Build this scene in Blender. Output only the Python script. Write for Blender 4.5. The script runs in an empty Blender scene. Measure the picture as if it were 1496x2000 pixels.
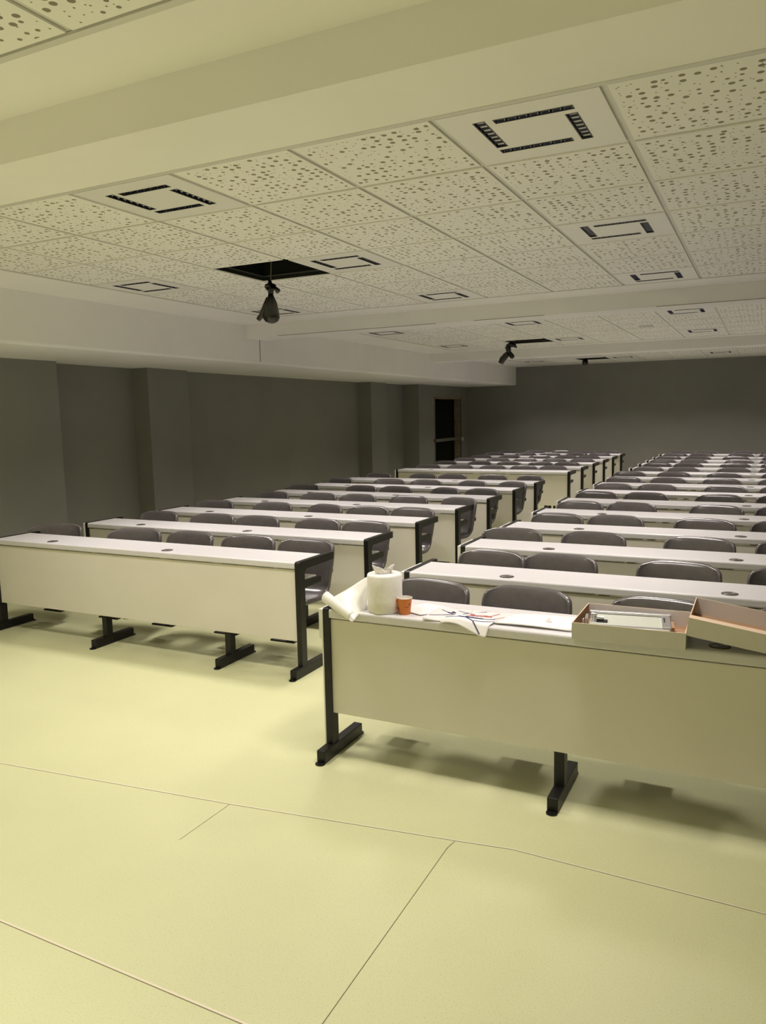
import bpy, bmesh, math, random
from mathutils import Vector, Matrix
random.seed(7)
R = math.radians
scene = bpy.context.scene
COL = scene.collection

# ------------------------------------------------------------------ camera
CAM_H = 1.68
YAW, PITCH, ROLL, F = -0.4622, -0.1270, -0.0210, 1497.0
def cam_axes():
    cy, sy, cp, sp = math.cos(YAW), math.sin(YAW), math.cos(PITCH), math.sin(PITCH)
    f = Vector((sy*cp, cy*cp, sp)); r = Vector((cy, -sy, 0)); u = r.cross(f)
    cr, sr = math.cos(ROLL), math.sin(ROLL)
    return cr*r + sr*u, -sr*r + cr*u, f
_r, _u, _f = cam_axes()
cam = bpy.data.cameras.new('camera'); camo = bpy.data.objects.new('camera', cam); COL.objects.link(camo)
M = Matrix((( _r.x, _u.x, -_f.x, 0), (_r.y, _u.y, -_f.y, 0), (_r.z, _u.z, -_f.z, CAM_H), (0, 0, 0, 1)))
camo.matrix_world = M
cam.sensor_fit = 'HORIZONTAL'; cam.sensor_width = 36.0; cam.lens = 36.0*F/1496.0
cam.clip_start = 0.05; cam.clip_end = 100
scene.camera = camo

# ------------------------------------------------------------------ world, exposure, lamp settings
w = bpy.data.worlds.new('world'); scene.world = w; w.use_nodes = True
w.node_tree.nodes['Background'].inputs[0].default_value = (0.5, 0.5, 0.45, 1)
w.node_tree.nodes['Background'].inputs[1].default_value = 0.0
scene.view_settings.view_transform = 'Standard'
scene.view_settings.look = 'None'
scene.view_settings.exposure = 0.0
scene.view_settings.gamma = 1.0
scene.view_settings.use_curve_mapping = False
LAMP_W = 15.0            # watts of each ceiling luminaire
LAMP_W_FILL = 32.0      # unseen luminaires behind the camera, added to brighten the front
LAMP_COL = (1.0, 0.915, 0.87)
LAMP_SPREAD = 118
cy_ = scene.cycles
cy_.max_bounces = 8; cy_.diffuse_bounces = 6; cy_.glossy_bounces = 4
cy_.use_denoising = True
cy_.sample_clamp_indirect = 4.0

# ------------------------------------------------------------------ room constants (metres)
CZ = 2.713                      # visible face of the ceiling
GX, T = -2.308, 0.6             # a ceiling grid line and the tile size
SOF_X, SOF_Z = -5.33, 2.29      # left soffit
X_RIGHT, Y_FRONT, Y_BACK = 4.6, -3.2, 17.92
BEAM_Z = 2.57
BAYS = [(-2.58, 7), (2.66, 7), (8.17, 7), (13.5, 7)]      # start y, rows of tiles
BEAMS = [(1.93, 2.27), (7.30, 7.66), (12.67, 13.02)]
ROW0, ROWP = 4.056, 0.9491

# ------------------------------------------------------------------ materials
def mat(name, col, rough=0.5, metal=0.0, spec=0.5, coat=0.0, trans=0.0, alpha=1.0):
    m = bpy.data.materials.new(name); m.use_nodes = True
    b = m.node_tree.nodes['Principled BSDF']
    b.inputs['Base Color'].default_value = (*col, 1)
    b.inputs['Roughness'].default_value = rough
    b.inputs['Metallic'].default_value = metal
    b.inputs['Specular IOR Level'].default_value = spec
    b.inputs['Coat Weight'].default_value = coat
    b.inputs['Transmission Weight'].default_value = trans
    return m
def nodes(m): return m.node_tree.nodes, m.node_tree.links, m.node_tree.nodes['Principled BSDF']
def add_noise(m, col, amt, scale, bump=0.0, detail=3, obj=True):
    """gentle variation of the base colour plus optional bump"""
    n, l, b = nodes(m)
    tc = n.new('ShaderNodeTexCoord'); nz = n.new('ShaderNodeTexNoise')
    nz.inputs['Scale'].default_value = scale; nz.inputs['Detail'].default_value = detail
    l.new(tc.outputs['Object'], nz.inputs['Vector'])
    mr = n.new('ShaderNodeMapRange'); mr.inputs[1].default_value = 0.3; mr.inputs[2].default_value = 0.7
    mr.inputs[3].default_value = 1-amt; mr.inputs[4].default_value = 1+amt
    l.new(nz.outputs['Fac'], mr.inputs[0])
    vm = n.new('ShaderNodeVectorMath'); vm.operation = 'SCALE'; vm.inputs[0].default_value = col
    l.new(mr.outputs[0], vm.inputs['Scale']); l.new(vm.outputs[0], b.inputs['Base Color'])
    if bump:
        bp = n.new('ShaderNodeBump'); bp.inputs['Strength'].default_value = bump; bp.inputs['Distance'].default_value = 0.002
        l.new(nz.outputs['Fac'], bp.inputs['Height']); l.new(bp.outputs[0], b.inputs['Normal'])
    return m

C_FLOOR = (0.60, 0.61, 0.355)
m_floor = mat('green_vinyl', C_FLOOR, 0.42, spec=0.35)
n, l, b = nodes(m_floor)
tc = n.new('ShaderNodeTexCoord')
nz = n.new('ShaderNodeTexNoise'); nz.inputs['Scale'].default_value = 170; nz.inputs['Detail'].default_value = 2
nz2 = n.new('ShaderNodeTexNoise'); nz2.inputs['Scale'].default_value = 1.3; nz2.inputs['Detail'].default_value = 4
l.new(tc.outputs['Object'], nz.inputs['Vector']); l.new(tc.outputs['Object'], nz2.inputs['Vector'])
r1 = n.new('ShaderNodeMapRange'); r1.inputs[1].default_value = 0.32; r1.inputs[2].default_value = 0.45; r1.inputs[3].default_value = 0.88; r1.inputs[4].default_value = 1.0
r2 = n.new('ShaderNodeMapRange'); r2.inputs[1].default_value = 0.3; r2.inputs[2].default_value = 0.7; r2.inputs[3].default_value = 0.96; r2.inputs[4].default_value = 1.03
l.new(nz.outputs['Fac'], r1.inputs[0]); l.new(nz2.outputs['Fac'], r2.inputs[0])
mu = n.new('ShaderNodeMath'); mu.operation = 'MULTIPLY'; l.new(r1.outputs[0], mu.inputs[0]); l.new(r2.outputs[0], mu.inputs[1])
vm = n.new('ShaderNodeVectorMath'); vm.operation = 'SCALE'; vm.inputs[0].default_value = C_FLOOR
l.new(mu.outputs[0], vm.inputs['Scale']); l.new(vm.outputs[0], b.inputs['Base Color'])
m_seam = mat('seam_cord', (0.72, 0.66, 0.50), 0.5)
m_seam_dark = mat('seam_gap', (0.16, 0.14, 0.08), 0.8)

C_PLASTER = (0.87, 0.86, 0.84)
m_plaster = add_noise(mat('white_plaster', C_PLASTER, 0.85, spec=0.2), C_PLASTER, 0.02, 2.0)
C_WALL = (0.26, 0.255, 0.235)
m_wall = add_noise(mat('dark_grey_paint', C_WALL, 0.75, spec=0.25), C_WALL, 0.05, 1.2)
m_grid = mat('ceiling_grid', (0.66, 0.65, 0.61), 0.5)

# perforated tile: holes of several sizes scattered in every tile, plain margin round each tile
m_tile = mat('perforated_tile', (0.66, 0.63, 0.56), 0.85, spec=0.2)
n, l, b = nodes(m_tile)
tc = n.new('ShaderNodeTexCoord'); sep = n.new('ShaderNodeSeparateXYZ'); l.new(tc.outputs['UV'], sep.inputs[0])
def math_node(op, a, c=None, v=None):
    k = n.new('ShaderNodeMath'); k.operation = op
    if hasattr(a, 'links'): l.new(a, k.inputs[0])
    else: k.inputs[0].default_value = a
    if c is not None:
        if hasattr(c, 'links'): l.new(c, k.inputs[1])
        else: k.inputs[1].default_value = c
    return k.outputs[0]
def hole_layer(scale, rmin, rmax, seed, keep):
    mp = n.new('ShaderNodeMapping'); mp.inputs['Location'].default_value = (seed, seed*1.7, 0)
    l.new(tc.outputs['UV'], mp.inputs['Vector'])
    v = n.new('ShaderNodeTexVoronoi'); v.voronoi_dimensions = '2D'; v.inputs['Scale'].default_value = scale
    v.inputs['Randomness'].default_value = 0.62
    l.new(mp.outputs[0], v.inputs['Vector'])
    sc = n.new('ShaderNodeSeparateColor'); l.new(v.outputs['Color'], sc.inputs[0])
    rad = math_node('ADD', rmin*scale, math_node('MULTIPLY', math_node('ADD', math_node('GREATER_THAN', sc.outputs[0], 0.30), math_node('GREATER_THAN', sc.outputs[0], 0.64)), (rmax-rmin)*0.5*scale))
    inside = math_node('LESS_THAN', v.outputs['Distance'], rad)
    kp = math_node('LESS_THAN', sc.outputs[1], keep)
    return math_node('MULTIPLY', inside, kp)
h1 = hole_layer(13.5/T*1.0, 0.0035, 0.0108, 3.1, 0.90)
h2 = hole_layer(17.0/T*1.0, 0.0026, 0.0034, 9.4, 0.40)
holes = math_node('MAXIMUM', h1, h2)
fx = math_node('FRACT', math_node('DIVIDE', sep.outputs[0], T)); fy = math_node('FRACT', math_node('DIVIDE', sep.outputs[1], T))
def margin(f): return math_node('LESS_THAN', math_node('ABSOLUTE', math_node('SUBTRACT', f, 0.5)), 0.452)
holes = math_node('MULTIPLY', holes, math_node('MULTIPLY', margin(fx), margin(fy)))
mx = n.new('ShaderNodeMix'); mx.data_type = 'RGBA'
mx.inputs[6].default_value = (0.87, 0.86, 0.83, 1); mx.inputs[7].default_value = (0.27, 0.245, 0.19, 1)
l.new(holes, mx.inputs[0]); l.new(mx.outputs[2], b.inputs['Base Color'])

m_panel_lamp = mat('lamp_panel_white', (0.84, 0.83, 0.81), 0.4)
m_louvre = mat('louvre_metal', (0.05, 0.05, 0.085), 0.18, metal=1.0)
m_glint = mat('louvre_painted_glint', (0.85, 0.86, 1.0), 0.3, metal=0.3)  # pale colour imitating the sparkle of the tubes in the louvre
m_louvre_dark = mat('louvre_housing', (0.012, 0.012, 0.02), 0.4)
m_black = add_noise(mat('black_steel', (0.009, 0.0085, 0.008), 0.38, spec=0.35), (0.009, 0.0085, 0.008), 0.25, 30)
m_top = add_noise(mat('desktop_laminate', (0.68, 0.665, 0.675), 0.33, spec=0.4), (0.68, 0.665, 0.675), 0.015, 40)
m_panel = add_noise(mat('cream_laminate', (0.74, 0.705, 0.62), 0.42, spec=0.35), (0.74, 0.705, 0.62), 0.02, 3)
m_white = mat('white_edge_panel', (0.82, 0.81, 0.77), 0.45)
m_chair = add_noise(mat('grey_plastic', (0.112, 0.101, 0.102), 0.20, spec=0.6), (0.112, 0.101, 0.102), 0.08, 25, bump=0.04)
m_grommet = mat('brushed_metal_cover', (0.16, 0.145, 0.13), 0.35, metal=0.8)
m_grom_l = mat('cable_brush', (0.55, 0.52, 0.48), 0.4, metal=0.6)
m_paper = mat('white_paper', (0.84, 0.82, 0.79), 0.55)
m_towel = add_noise(mat('towel_paper', (0.86, 0.84, 0.79), 0.9, spec=0.1), (0.86, 0.84, 0.79), 0.03, 60, bump=0.3)
m_trace = mat('tracing_paper', (0.74, 0.70, 0.69), 0.5)
m_plastic_sheet = mat('glossy_white_sheet', (0.84, 0.83, 0.78), 0.28, spec=0.5)
m_ink = mat('blue_marker', (0.015, 0.012, 0.10), 0.5)
m_red = mat('red_marker', (0.42, 0.03, 0.02), 0.5)
m_cup = mat('orange_card', (0.72, 0.21, 0.04), 0.45)
m_cup_in = mat('cup_white', (0.83, 0.79, 0.72), 0.5)
m_cup_mark = mat('cup_print', (0.18, 0.05, 0.01), 0.5)
m_cup_handle = mat('cup_handle_card', (0.60, 0.20, 0.12), 0.5)
m_card_out = add_noise(mat('white_printed_card', (0.60, 0.58, 0.50), 0.6), (0.60, 0.58, 0.50), 0.03, 12, bump=0.15)
m_card_in = add_noise(mat('brown_card', (0.42, 0.26, 0.15), 0.8, spec=0.2), (0.42, 0.26, 0.15), 0.06, 18)
m_card_edge = mat('raw_card_edge', (0.72, 0.55, 0.40), 0.8)
m_card_white = mat('white_card_lining', (0.70, 0.66, 0.65), 0.7)
m_alu = mat('aluminium', (0.68, 0.67, 0.68), 0.28, metal=0.9)
m_glass = mat('frosted_glass', (0.60, 0.63, 0.55), 0.25, spec=0.5)
m_bag = add_noise(mat('black_plastic_bag', (0.012, 0.010, 0.009), 0.3, spec=0.6), (0.012, 0.010, 0.009), 0.5, 40, bump=0.6)
m_cable = mat('grey_cable', (0.10, 0.09, 0.075), 0.6)
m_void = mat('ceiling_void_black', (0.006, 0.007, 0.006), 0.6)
m_duct = mat('galvanised_duct', (0.10, 0.10, 0.095), 0.45, metal=0.6)
m_rail = mat('opening_rail', (0.16, 0.16, 0.15), 0.4, metal=0.5)
m_wood = add_noise(mat('raw_wood', (0.26, 0.19, 0.12), 0.7), (0.26, 0.19, 0.12), 0.3, 12)
m_doorpaint = mat('door_leaf', (0.06, 0.062, 0.057), 0.6)
m_socket = mat('white_socket', (0.55, 0.53, 0.48), 0.5)

# ------------------------------------------------------------------ mesh helpers
def new_mesh(name, bm, m, smooth=False):
    me = bpy.data.meshes.new(name)
    bmesh.ops.recalc_face_normals(bm, faces=bm.faces)
    bm.to_mesh(me); bm.free()
    ms = m if isinstance(m, (list, tuple)) else [m]
    for x in ms: me.materials.append(x)
    if smooth:
        for p in me.polygons: p.use_smooth = True
    return me
def obj(name, bm, m, parent=None, smooth=False, **props):
    me = bm if isinstance(bm, bpy.types.Mesh) else new_mesh(name, bm, m, smooth)
    o = bpy.data.objects.new(name, me); COL.objects.link(o)
    if parent: o.parent = parent
    for k, v in props.items(): o[k] = v
    return o
def struct(name, bm, m, parent=None, smooth=False):
    o = obj(name, bm, m, parent, smooth)
    if parent is None: o['kind'] = 'structure'
    return o
def thing(name, label, cat, loc=(0, 0, 0), rotz=0.0, group=None):
    o = bpy.data.objects.new(name, None); COL.objects.link(o)
    o.empty_display_size = 0.1
    o.location = loc; o.rotation_euler = (0, 0, rotz)
    o['label'] = label; o['category'] = cat
    if group: o['group'] = group
    return o
def tag(o, label, cat, group=None):
    o['label'] = label; o['category'] = cat
    if group: o['group'] = group
    return o
def box(bm, x0, x1, y0, y1, z0, z1, mi=0, bevel=0.0, mtx=None):
    vs = [bm.verts.new(v) for v in ((x0,y0,z0),(x1,y0,z0),(x1,y1,z0),(x0,y1,z0),(x0,y0,z1),(x1,y0,z1),(x1,y1,z1),(x0,y1,z1))]
    fs = [bm.faces.new([vs[i] for i in f]) for f in ((0,3,2,1),(4,5,6,7),(0,1,5,4),(1,2,6,5),(2,3,7,6),(3,0,4,7))]
    for f in fs: f.material_index = mi
    if bevel:
        es = {e for f in fs for e in f.edges}
        r = bmesh.ops.bevel(bm, geom=list(es), offset=bevel, segments=2, affect='EDGES', profile=0.5)
        for f in r['faces']: f.material_index = mi
        vs = list({v for f in r['faces'] for v in f.verts} | {v for v in vs if v.is_valid})
    if mtx is not None: bmesh.ops.transform(bm, matrix=mtx, verts=[v for v in vs if v.is_valid])
    return vs
def quad(bm, pts, mi=0):
    f = bm.faces.new([bm.verts.new(p) for p in pts]); f.material_index = mi; return f
def prism(bm, prof, x0, x1, axis='X', mi=0):
    """closed profile (a,b) extruded along an axis; axis X: (y,z), Y: (x,z), Z: (x,y)"""
    def P(t, a, b): return {'X': (t, a, b), 'Y': (a, t, b), 'Z': (a, b, t)}[axis]
    A = [bm.verts.new(P(x0, *p)) for p in prof]; B = [bm.verts.new(P(x1, *p)) for p in prof]
    k = len(prof); fs = [bm.faces.new(A), bm.faces.new(B[::-1])]
    for i in range(k): fs.append(bm.faces.new((A[i], B[i], B[(i+1) % k], A[(i+1) % k])))
    for f in fs: f.material_index = mi
def tube(bm, pts, rad, seg=8, mi=0, cap=True):
    pts = [Vector(p) for p in pts]; rr = rad if isinstance(rad, (list, tuple)) else [rad]*len(pts)
    rings = []; ref = Vector((0.31, 0.77, 0.55))
    for i, p in enumerate(pts):
        d = (pts[min(i+1, len(pts)-1)]-pts[max(i-1, 0)]).normalized()
        a = d.cross(ref)
        if a.length < 1e-3: a = d.cross(Vector((1, 0, 0)))
        a.normalize(); c = d.cross(a)
        rings.append([bm.verts.new(p+rr[i]*(math.cos(2*math.pi*k/seg)*a+math.sin(2*math.pi*k/seg)*c)) for k in range(seg)])
    for i in range(len(rings)-1):
        for k in range(seg):
            f = bm.faces.new((rings[i][k], rings[i][(k+1) % seg], rings[i+1][(k+1) % seg], rings[i+1][k])); f.material_index = mi
    if cap:
        for r_ in (rings[0][::-1], rings[-1]):
            f = bm.faces.new(r_); f.material_index = mi
def lathe(bm, prof, seg=32, c=(0, 0, 0), mi=0):
    rings = [[bm.verts.new((c[0]+r*math.cos(2*math.pi*k/seg), c[1]+r*math.sin(2*math.pi*k/seg), c[2]+z)) for k in range(seg)] for r, z in prof]
    for i in range(len(rings)-1):
        for k in range(seg):
            f = bm.faces.new((rings[i][k], rings[i][(k+1) % seg], rings[i+1][(k+1) % seg], rings[i+1][k])); f.material_index = mi
    return rings
def strip(bm, pts, width, z, mi=0):
    """flat ribbon on a horizontal plane"""
    pts = [Vector((p[0], p[1])) for p in pts]; L = []; Rr = []
    for i, p in enumerate(pts):
        d = (pts[min(i+1, len(pts)-1)]-pts[max(i-1, 0)]).normalized(); nrm = Vector((-d.y, d.x))*width/2
        L.append(bm.verts.new((*(p+nrm), z))); Rr.append(bm.verts.new((*(p-nrm), z)))
    for i in range(len(pts)-1):
        f = bm.faces.new((Rr[i], Rr[i+1], L[i+1], L[i])); f.material_index = mi
def bake_mods(name, bm, m, mods, smooth=True):
    """run modifiers once so that the copies can share plain mesh data"""
    me = new_mesh(name, bm, m, smooth); o = bpy.data.objects.new(name, me); COL.objects.link(o)
    for t, kw in mods:
        md = o.modifiers.new(t, t)
        for k, v in kw.items(): setattr(md, k, v)
    dg = bpy.context.evaluated_depsgraph_get()
    out = bpy.data.meshes.new_from_object(o.evaluated_get(dg)); out.name = name
    bpy.data.objects.remove(o); bpy.data.meshes.remove(me)
    if smooth:
        for p in out.polygons: p.use_smooth = True
    return out

# ------------------------------------------------------------------ floor
bm = bmesh.new(); box(bm, -7.3, X_RIGHT+0.2, Y_FRONT-0.2, Y_BACK+0.3, -0.12, 0)
floor = struct('floor', bm, m_floor)
seamA = [(-6.5, 2.02), (-3.345, 2.386), (-2.037, 2.529), (-1.04, 2.662), (-0.816, 2.696), (0.064, 2.672), (1.5, 2.66)]
for path, wd, mm in ((seamA, 0.006, m_seam), ([(p[0], p[1]-0.0042) for p in seamA], 0.002, m_seam_dark),
                     ([(-4.5, 1.58), (-2.269, 1.567), (-1.235, 1.554), (1.5, 1.53)], 0.007, m_seam),
                     ([(-4.5, 1.5745), (-2.269, 1.5615), (-1.235, 1.5485), (1.5, 1.5245)], 0.0018, m_seam_dark),
                     ([(-1.036, 2.655), (-1.046, 2.60), (-1.041, 1.645), (-1.035, 1.56)], 0.0025, m_seam_dark),
                     ([(-2.037, 2.525), (-2.046, 2.21)], 0.0018, m_seam_dark)):
    bm = bmesh.new(); strip(bm, path, wd, 0.0008)
    struct('seam', bm, mm, floor)

# ------------------------------------------------------------------ walls
# left wall plan outline (x, y) from front to back, with its pilasters and recesses
WL = [(-6.56, Y_FRONT), (-6.56, 5.70), (-6.80, 5.71), (-6.89, 7.09), (-6.65, 7.10), (-6.685, 7.51), (-6.692, 7.515), (-6.72, 7.90),
      (-6.88, 7.92), (-7.00, 13.09), (-6.73, 13.10), (-6.725, 13.75), (-6.90, 13.77), (-6.955, 15.04), (-6.60, 15.05), (-6.56, Y_BACK)]
DY0, DY1, DZ = 15.87, 17.40, 2.0
def wall_left():
    bm = bmesh.new()
    pts = WL[:-1]
    for (a, b_) in zip(pts, pts[1:]):
        quad(bm, [(a[0], a[1], 0), (b_[0], b_[1], 0), (b_[0], b_[1], CZ+0.3), (a[0], a[1], CZ+0.3)])
    a, b_ = pts[-1], WL[-1]
    def X(y): return a[0]+(b_[0]-a[0])*(y-a[1])/(b_[1]-a[1])
    for y0, y1, z0, z1 in ((a[1], DY0, 0, CZ+0.3), (DY1, Y_BACK, 0, CZ+0.3), (DY0, DY1, DZ, CZ+0.3)):
        quad(bm, [(X(y0), y0, z0), (X(y1), y1, z0), (X(y1), y1, z1), (X(y0), y0, z1)])
    for y in (DY0, DY1):                                             # reveal
        quad(bm, [(X(y), y, 0), (-6.69, y, 0), (-6.69, y, DZ), (X(y), y, DZ)])
    quad(bm, [(X(DY0), DY0, DZ), (-6.69, DY0, DZ), (-6.69, DY1, DZ), (X(DY1), DY1, DZ)])
    # outer skin
    quad(bm, [(-7.2, Y_FRONT, 0), (-7.2, DY0-1.0, 0), (-7.2, DY0-1.0, CZ+0.3), (-7.2, Y_FRONT, CZ+0.3)])
    return bm
struct('wall_left', wall_left(), m_wall)
bm = bmesh.new(); box(bm, -7.3, X_RIGHT+0.2, Y_BACK, Y_BACK+0.15, 0, CZ+0.3); struct('wall_back', bm, m_wall)
bm = bmesh.new(); box(bm, X_RIGHT, X_RIGHT+0.15, Y_FRONT, Y_BACK, 0, CZ+0.3); struct('wall_right', bm, m_wall)
bm = bmesh.new(); box(bm, -7.3, X_RIGHT+0.2, Y_FRONT-0.15, Y_FRONT, 0, CZ+0.3); struct('wall_front', bm, m_plaster)
# the unlit room behind the doorway
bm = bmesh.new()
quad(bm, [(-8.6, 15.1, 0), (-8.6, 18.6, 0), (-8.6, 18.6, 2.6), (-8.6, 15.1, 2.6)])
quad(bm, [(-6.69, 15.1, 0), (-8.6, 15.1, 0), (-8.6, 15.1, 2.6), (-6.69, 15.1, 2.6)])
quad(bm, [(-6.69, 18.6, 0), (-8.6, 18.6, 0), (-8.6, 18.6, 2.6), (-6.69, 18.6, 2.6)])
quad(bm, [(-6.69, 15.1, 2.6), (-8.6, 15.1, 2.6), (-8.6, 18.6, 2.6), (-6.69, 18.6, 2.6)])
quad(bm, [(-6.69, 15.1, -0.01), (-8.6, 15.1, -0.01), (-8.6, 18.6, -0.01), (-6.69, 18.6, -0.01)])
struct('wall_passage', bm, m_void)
# door: raw timber lining, a board nailed across, a grey leaf standing open inside
door = bpy.data.objects.new('door_1', None); COL.objects.link(door); door['kind'] = 'structure'
def dx(y): return -6.60+0.04*(y-15.02)/2.9
bm = bmesh.new(); box(bm, dx(DY0)-0.10, dx(DY0)+0.012, DY0, DY0+0.025, 0, DZ); obj('door_jamb', bm, m_wall, door)
bm = bmesh.new(); box(bm, dx(DY1)-0.12, dx(DY1)+0.012, DY1-0.045, DY1, 0, DZ); obj('door_jamb', bm, m_wood, door)
bm = bmesh.new(); box(bm, dx(DY0)-0.02, dx(DY1)+0.022, DY0-0.02, DY1+0.02, DZ-0.01, DZ+0.035); obj('door_head', bm, m_wood, door)
bm = bmesh.new(); box(bm, dx(DY1)+0.0, dx(DY1)+0.024, DY1+0.005, DY1+0.055, 0, DZ+0.03); obj('door_architrave', bm, m_doorpaint, door)
bm = bmesh.new(); box(bm, dx(DY0)-0.002, dx(DY1)+0.03, DY0-0.04, DY1+0.04, 1.035, 1.10); obj('crossbar', bm, mat('grey_board', (0.13, 0.125, 0.10), 0.7), door)
bm = bmesh.new(); box(bm, -7.75, -6.86, DY1+0.28, DY1+0.32, 0.01, DZ-0.02, mtx=None); box(bm, -8.4, -8.36, DY0+0.5, DY1+1.0, 0.01, 2.3)
obj('door_leaf', bm, m_doorpaint, door)
bm = bmesh.new(); box(bm, dx(17.55)-0.002, dx(17.55)+0.018, 17.52, 17.62, 1.00, 1.09, bevel=0.004)
sw = tag(obj('light_switch', bm, m_socket), 'small pale switch box on the dark wall beside the open doorway', 'light switch')

# ------------------------------------------------------------------ ceiling
LIGHTS = {}; HOLES = {(1, -2, 3), (2, -2, 5), (3, -2, 4)}
for bay, rows in ((0, (3,)), (1, (0, 3, 6)), (2, (1, 5)), (3, (0, 4))):  # first bay's row is an assumed, unseen addition that lifts the front brightness
    for c in ((-4, -1, 2) if bay < 2 else (-4, -1, 2, 5)):
        for r_ in rows: LIGHTS[(bay, c, r_)] = 1
LIGHTS.pop((1, -4, 0), None)
LIGHTS[(1, -4, 0)] = 1
bm = bmesh.new()                       # plasterboard margins, beams and soffit as one shell
GX0 = GX-4*T                            # left edge of the tiled fields
def hrect(x0, x1, y0, y1, z): quad(bm, [(x0, y0, z), (x0, y1, z), (x1, y1, z), (x1, y0, z)])
def vrect_y(x0, x1, y, z0, z1): quad(bm, [(x0, y, z0), (x1, y, z0), (x1, y, z1), (x0, y, z1)])
ystops = [Y_FRONT]
for (by, nr) in BAYS: ystops += [by, by+nr*T]
ystops.append(Y_BACK)
for (y0, y1) in zip(ystops[0::2], ystops[1::2]): hrect(SOF_X, X_RIGHT, y0, y1, CZ)        # cross margins
for (by, nr) in BAYS: hrect(SOF_X, GX0, by, by+nr*T, CZ)                                  # left margins
for (y0, y1) in BEAMS:
    box(bm, SOF_X-0.05, X_RIGHT, y0, y1, BEAM_Z, CZ+0.05)
# soffit with a softly rounded lower edge
prof = [(-7.15, SOF_Z), (SOF_X-0.03, SOF_Z)]
for k in range(1, 6):
    a = k/6*math.pi/2; prof.append((SOF_X-0.03+0.03*math.sin(a), SOF_Z+0.03-0.03*math.cos(a)))
prof += [(SOF_X, SOF_Z+0.03), (SOF_X, CZ+0.1), (-7.15, CZ+0.1)]
prism(bm, prof, Y_FRONT, Y_BACK, 'Y')
ceiling = struct('ceiling', bm, m_plaster)
# roof slab above, keeps the void dark
bm = bmesh.new(); box(bm, -7.3, X_RIGHT+0.2, Y_FRONT-0.2, Y_BACK+0.3, CZ+0.45, CZ+0.55); obj('slab', bm, m_void, ceiling)
# tiled fields: recessed grid plane, tiles standing 8 mm proud
for bi, (by, nr) in enumerate(BAYS):
    bmt = bmesh.new(); bmg = bmesh.new(); uv = bmt.loops.layers.uv.new('UVMap')
    ncol = 11
    for c in range(-4, -4+ncol):
        x0 = GX+c*T; x1 = min(x0+T, X_RIGHT)
        for r_ in range(nr):
            y0 = by+r_*T; y1 = y0+T
            if (bi, c, r_) in HOLES: continue
            quad(bmg, [(x0, y0, CZ+0.008), (x0, y1, CZ+0.008), (x1, y1, CZ+0.008), (x1, y0, CZ+0.008)])
            if (bi, c, r_) in LIGHTS: continue
            g = 0.013
            vs = box(bmt, x0+g, x1-g, y0+g, y1-g, CZ, CZ+0.007)
            ox, oy = random.randint(0, 40)*T, random.randint(0, 40)*T
            fs = {f for v in vs for f in v.link_faces}
            for f in fs:
                for lp in f.loops: lp[uv].uv = (lp.vert.co.x-x0+ox, lp.vert.co.y-y0+oy)
    obj('perforated_tiles', bmt, m_tile, ceiling)
    # edge trim of the field
    y0, y1 = by, by+nr*T; ym = [by, by+nr*T]
    box(bmg, GX0-0.02, X_RIGHT, y0-0.022, y0+0.004, CZ-0.0025, CZ+0.006)
    box(bmg, GX0-0.02, X_RIGHT, y1-0.004, y1+0.022, CZ-0.0025, CZ+0.006)
    box(bmg, GX0-0.022, GX0+0.004, y0, y1, CZ-0.0025, CZ+0.006)
    obj('tile_grid', bmg, m_grid, ceiling)
# dark joint on the soffit face next to the second beam, cracks along the beams' lower edge
bm = bmesh.new(); box(bm, SOF_X-0.002, SOF_X+0.002, 7.553, 7.563, SOF_Z+0.03, BEAM_Z+0.02)
obj('soffit_joint', bm, m_seam_dark, ceiling)
bm = bmesh.new()
for a, c in ((-4.9, -3.0), (-2.6, -1.9), (-0.9, 0.6)): box(bm, a, c, 7.2985, 7.302, BEAM_Z-0.001, BEAM_Z+0.003)
obj('beam_crack', bm, m_seam_dark, ceiling)
# openings left for projectors
for (bi, c, r_) in sorted(HOLES):
    x0 = GX+c*T; y0 = BAYS[bi][0]+r_*T; x1, y1 = x0+T, y0+T
    bm = bmesh.new()
    for q in (((x0, y0), (x1, y0)), ((x1, y0), (x1, y1)), ((x1, y1), (x0, y1)), ((x0, y1), (x0, y0))):
        quad(bm, [(*q[0], CZ+0.005), (*q[1], CZ+0.005), (*q[1], CZ+0.44), (*q[0], CZ+0.44)])
    obj('opening_lining', bm, m_void, ceiling)
    bm = bmesh.new(); t = 0.012
    for zz in (CZ+0.032,):
        box(bm, x0+0.0, x1-0.0, y0+0.001, y0+t, zz, zz+0.008); box(bm, x0, x1, y1-t, y1-0.001, zz, zz+0.008)
        box(bm, x0+0.001, x0+t, y0, y1, zz, zz+0.008); box(bm, x1-t, x1-0.001, y0, y1, zz, zz+0.008)
    obj('opening_rail', bm, m_rail, ceiling)
    bm = bmesh.new(); tube(bm, [(x0+0.02, y0+0.47, CZ+0.30), (x1-0.02, y0+0.52, CZ+0.30)], 0.10, 16)
    obj('duct', bm, m_duct, ceiling, smooth=True)
# small vent in the second bay
bm = bmesh.new(); box(bm, -1.47, -1.31, 10.25, 10.43, CZ-0.012, CZ+0.002, bevel=0.004)
tag(obj('ceiling_vent', bm, m_grid), 'small flat grey plate on the perforated ceiling beyond the first beam', 'vent')

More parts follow.
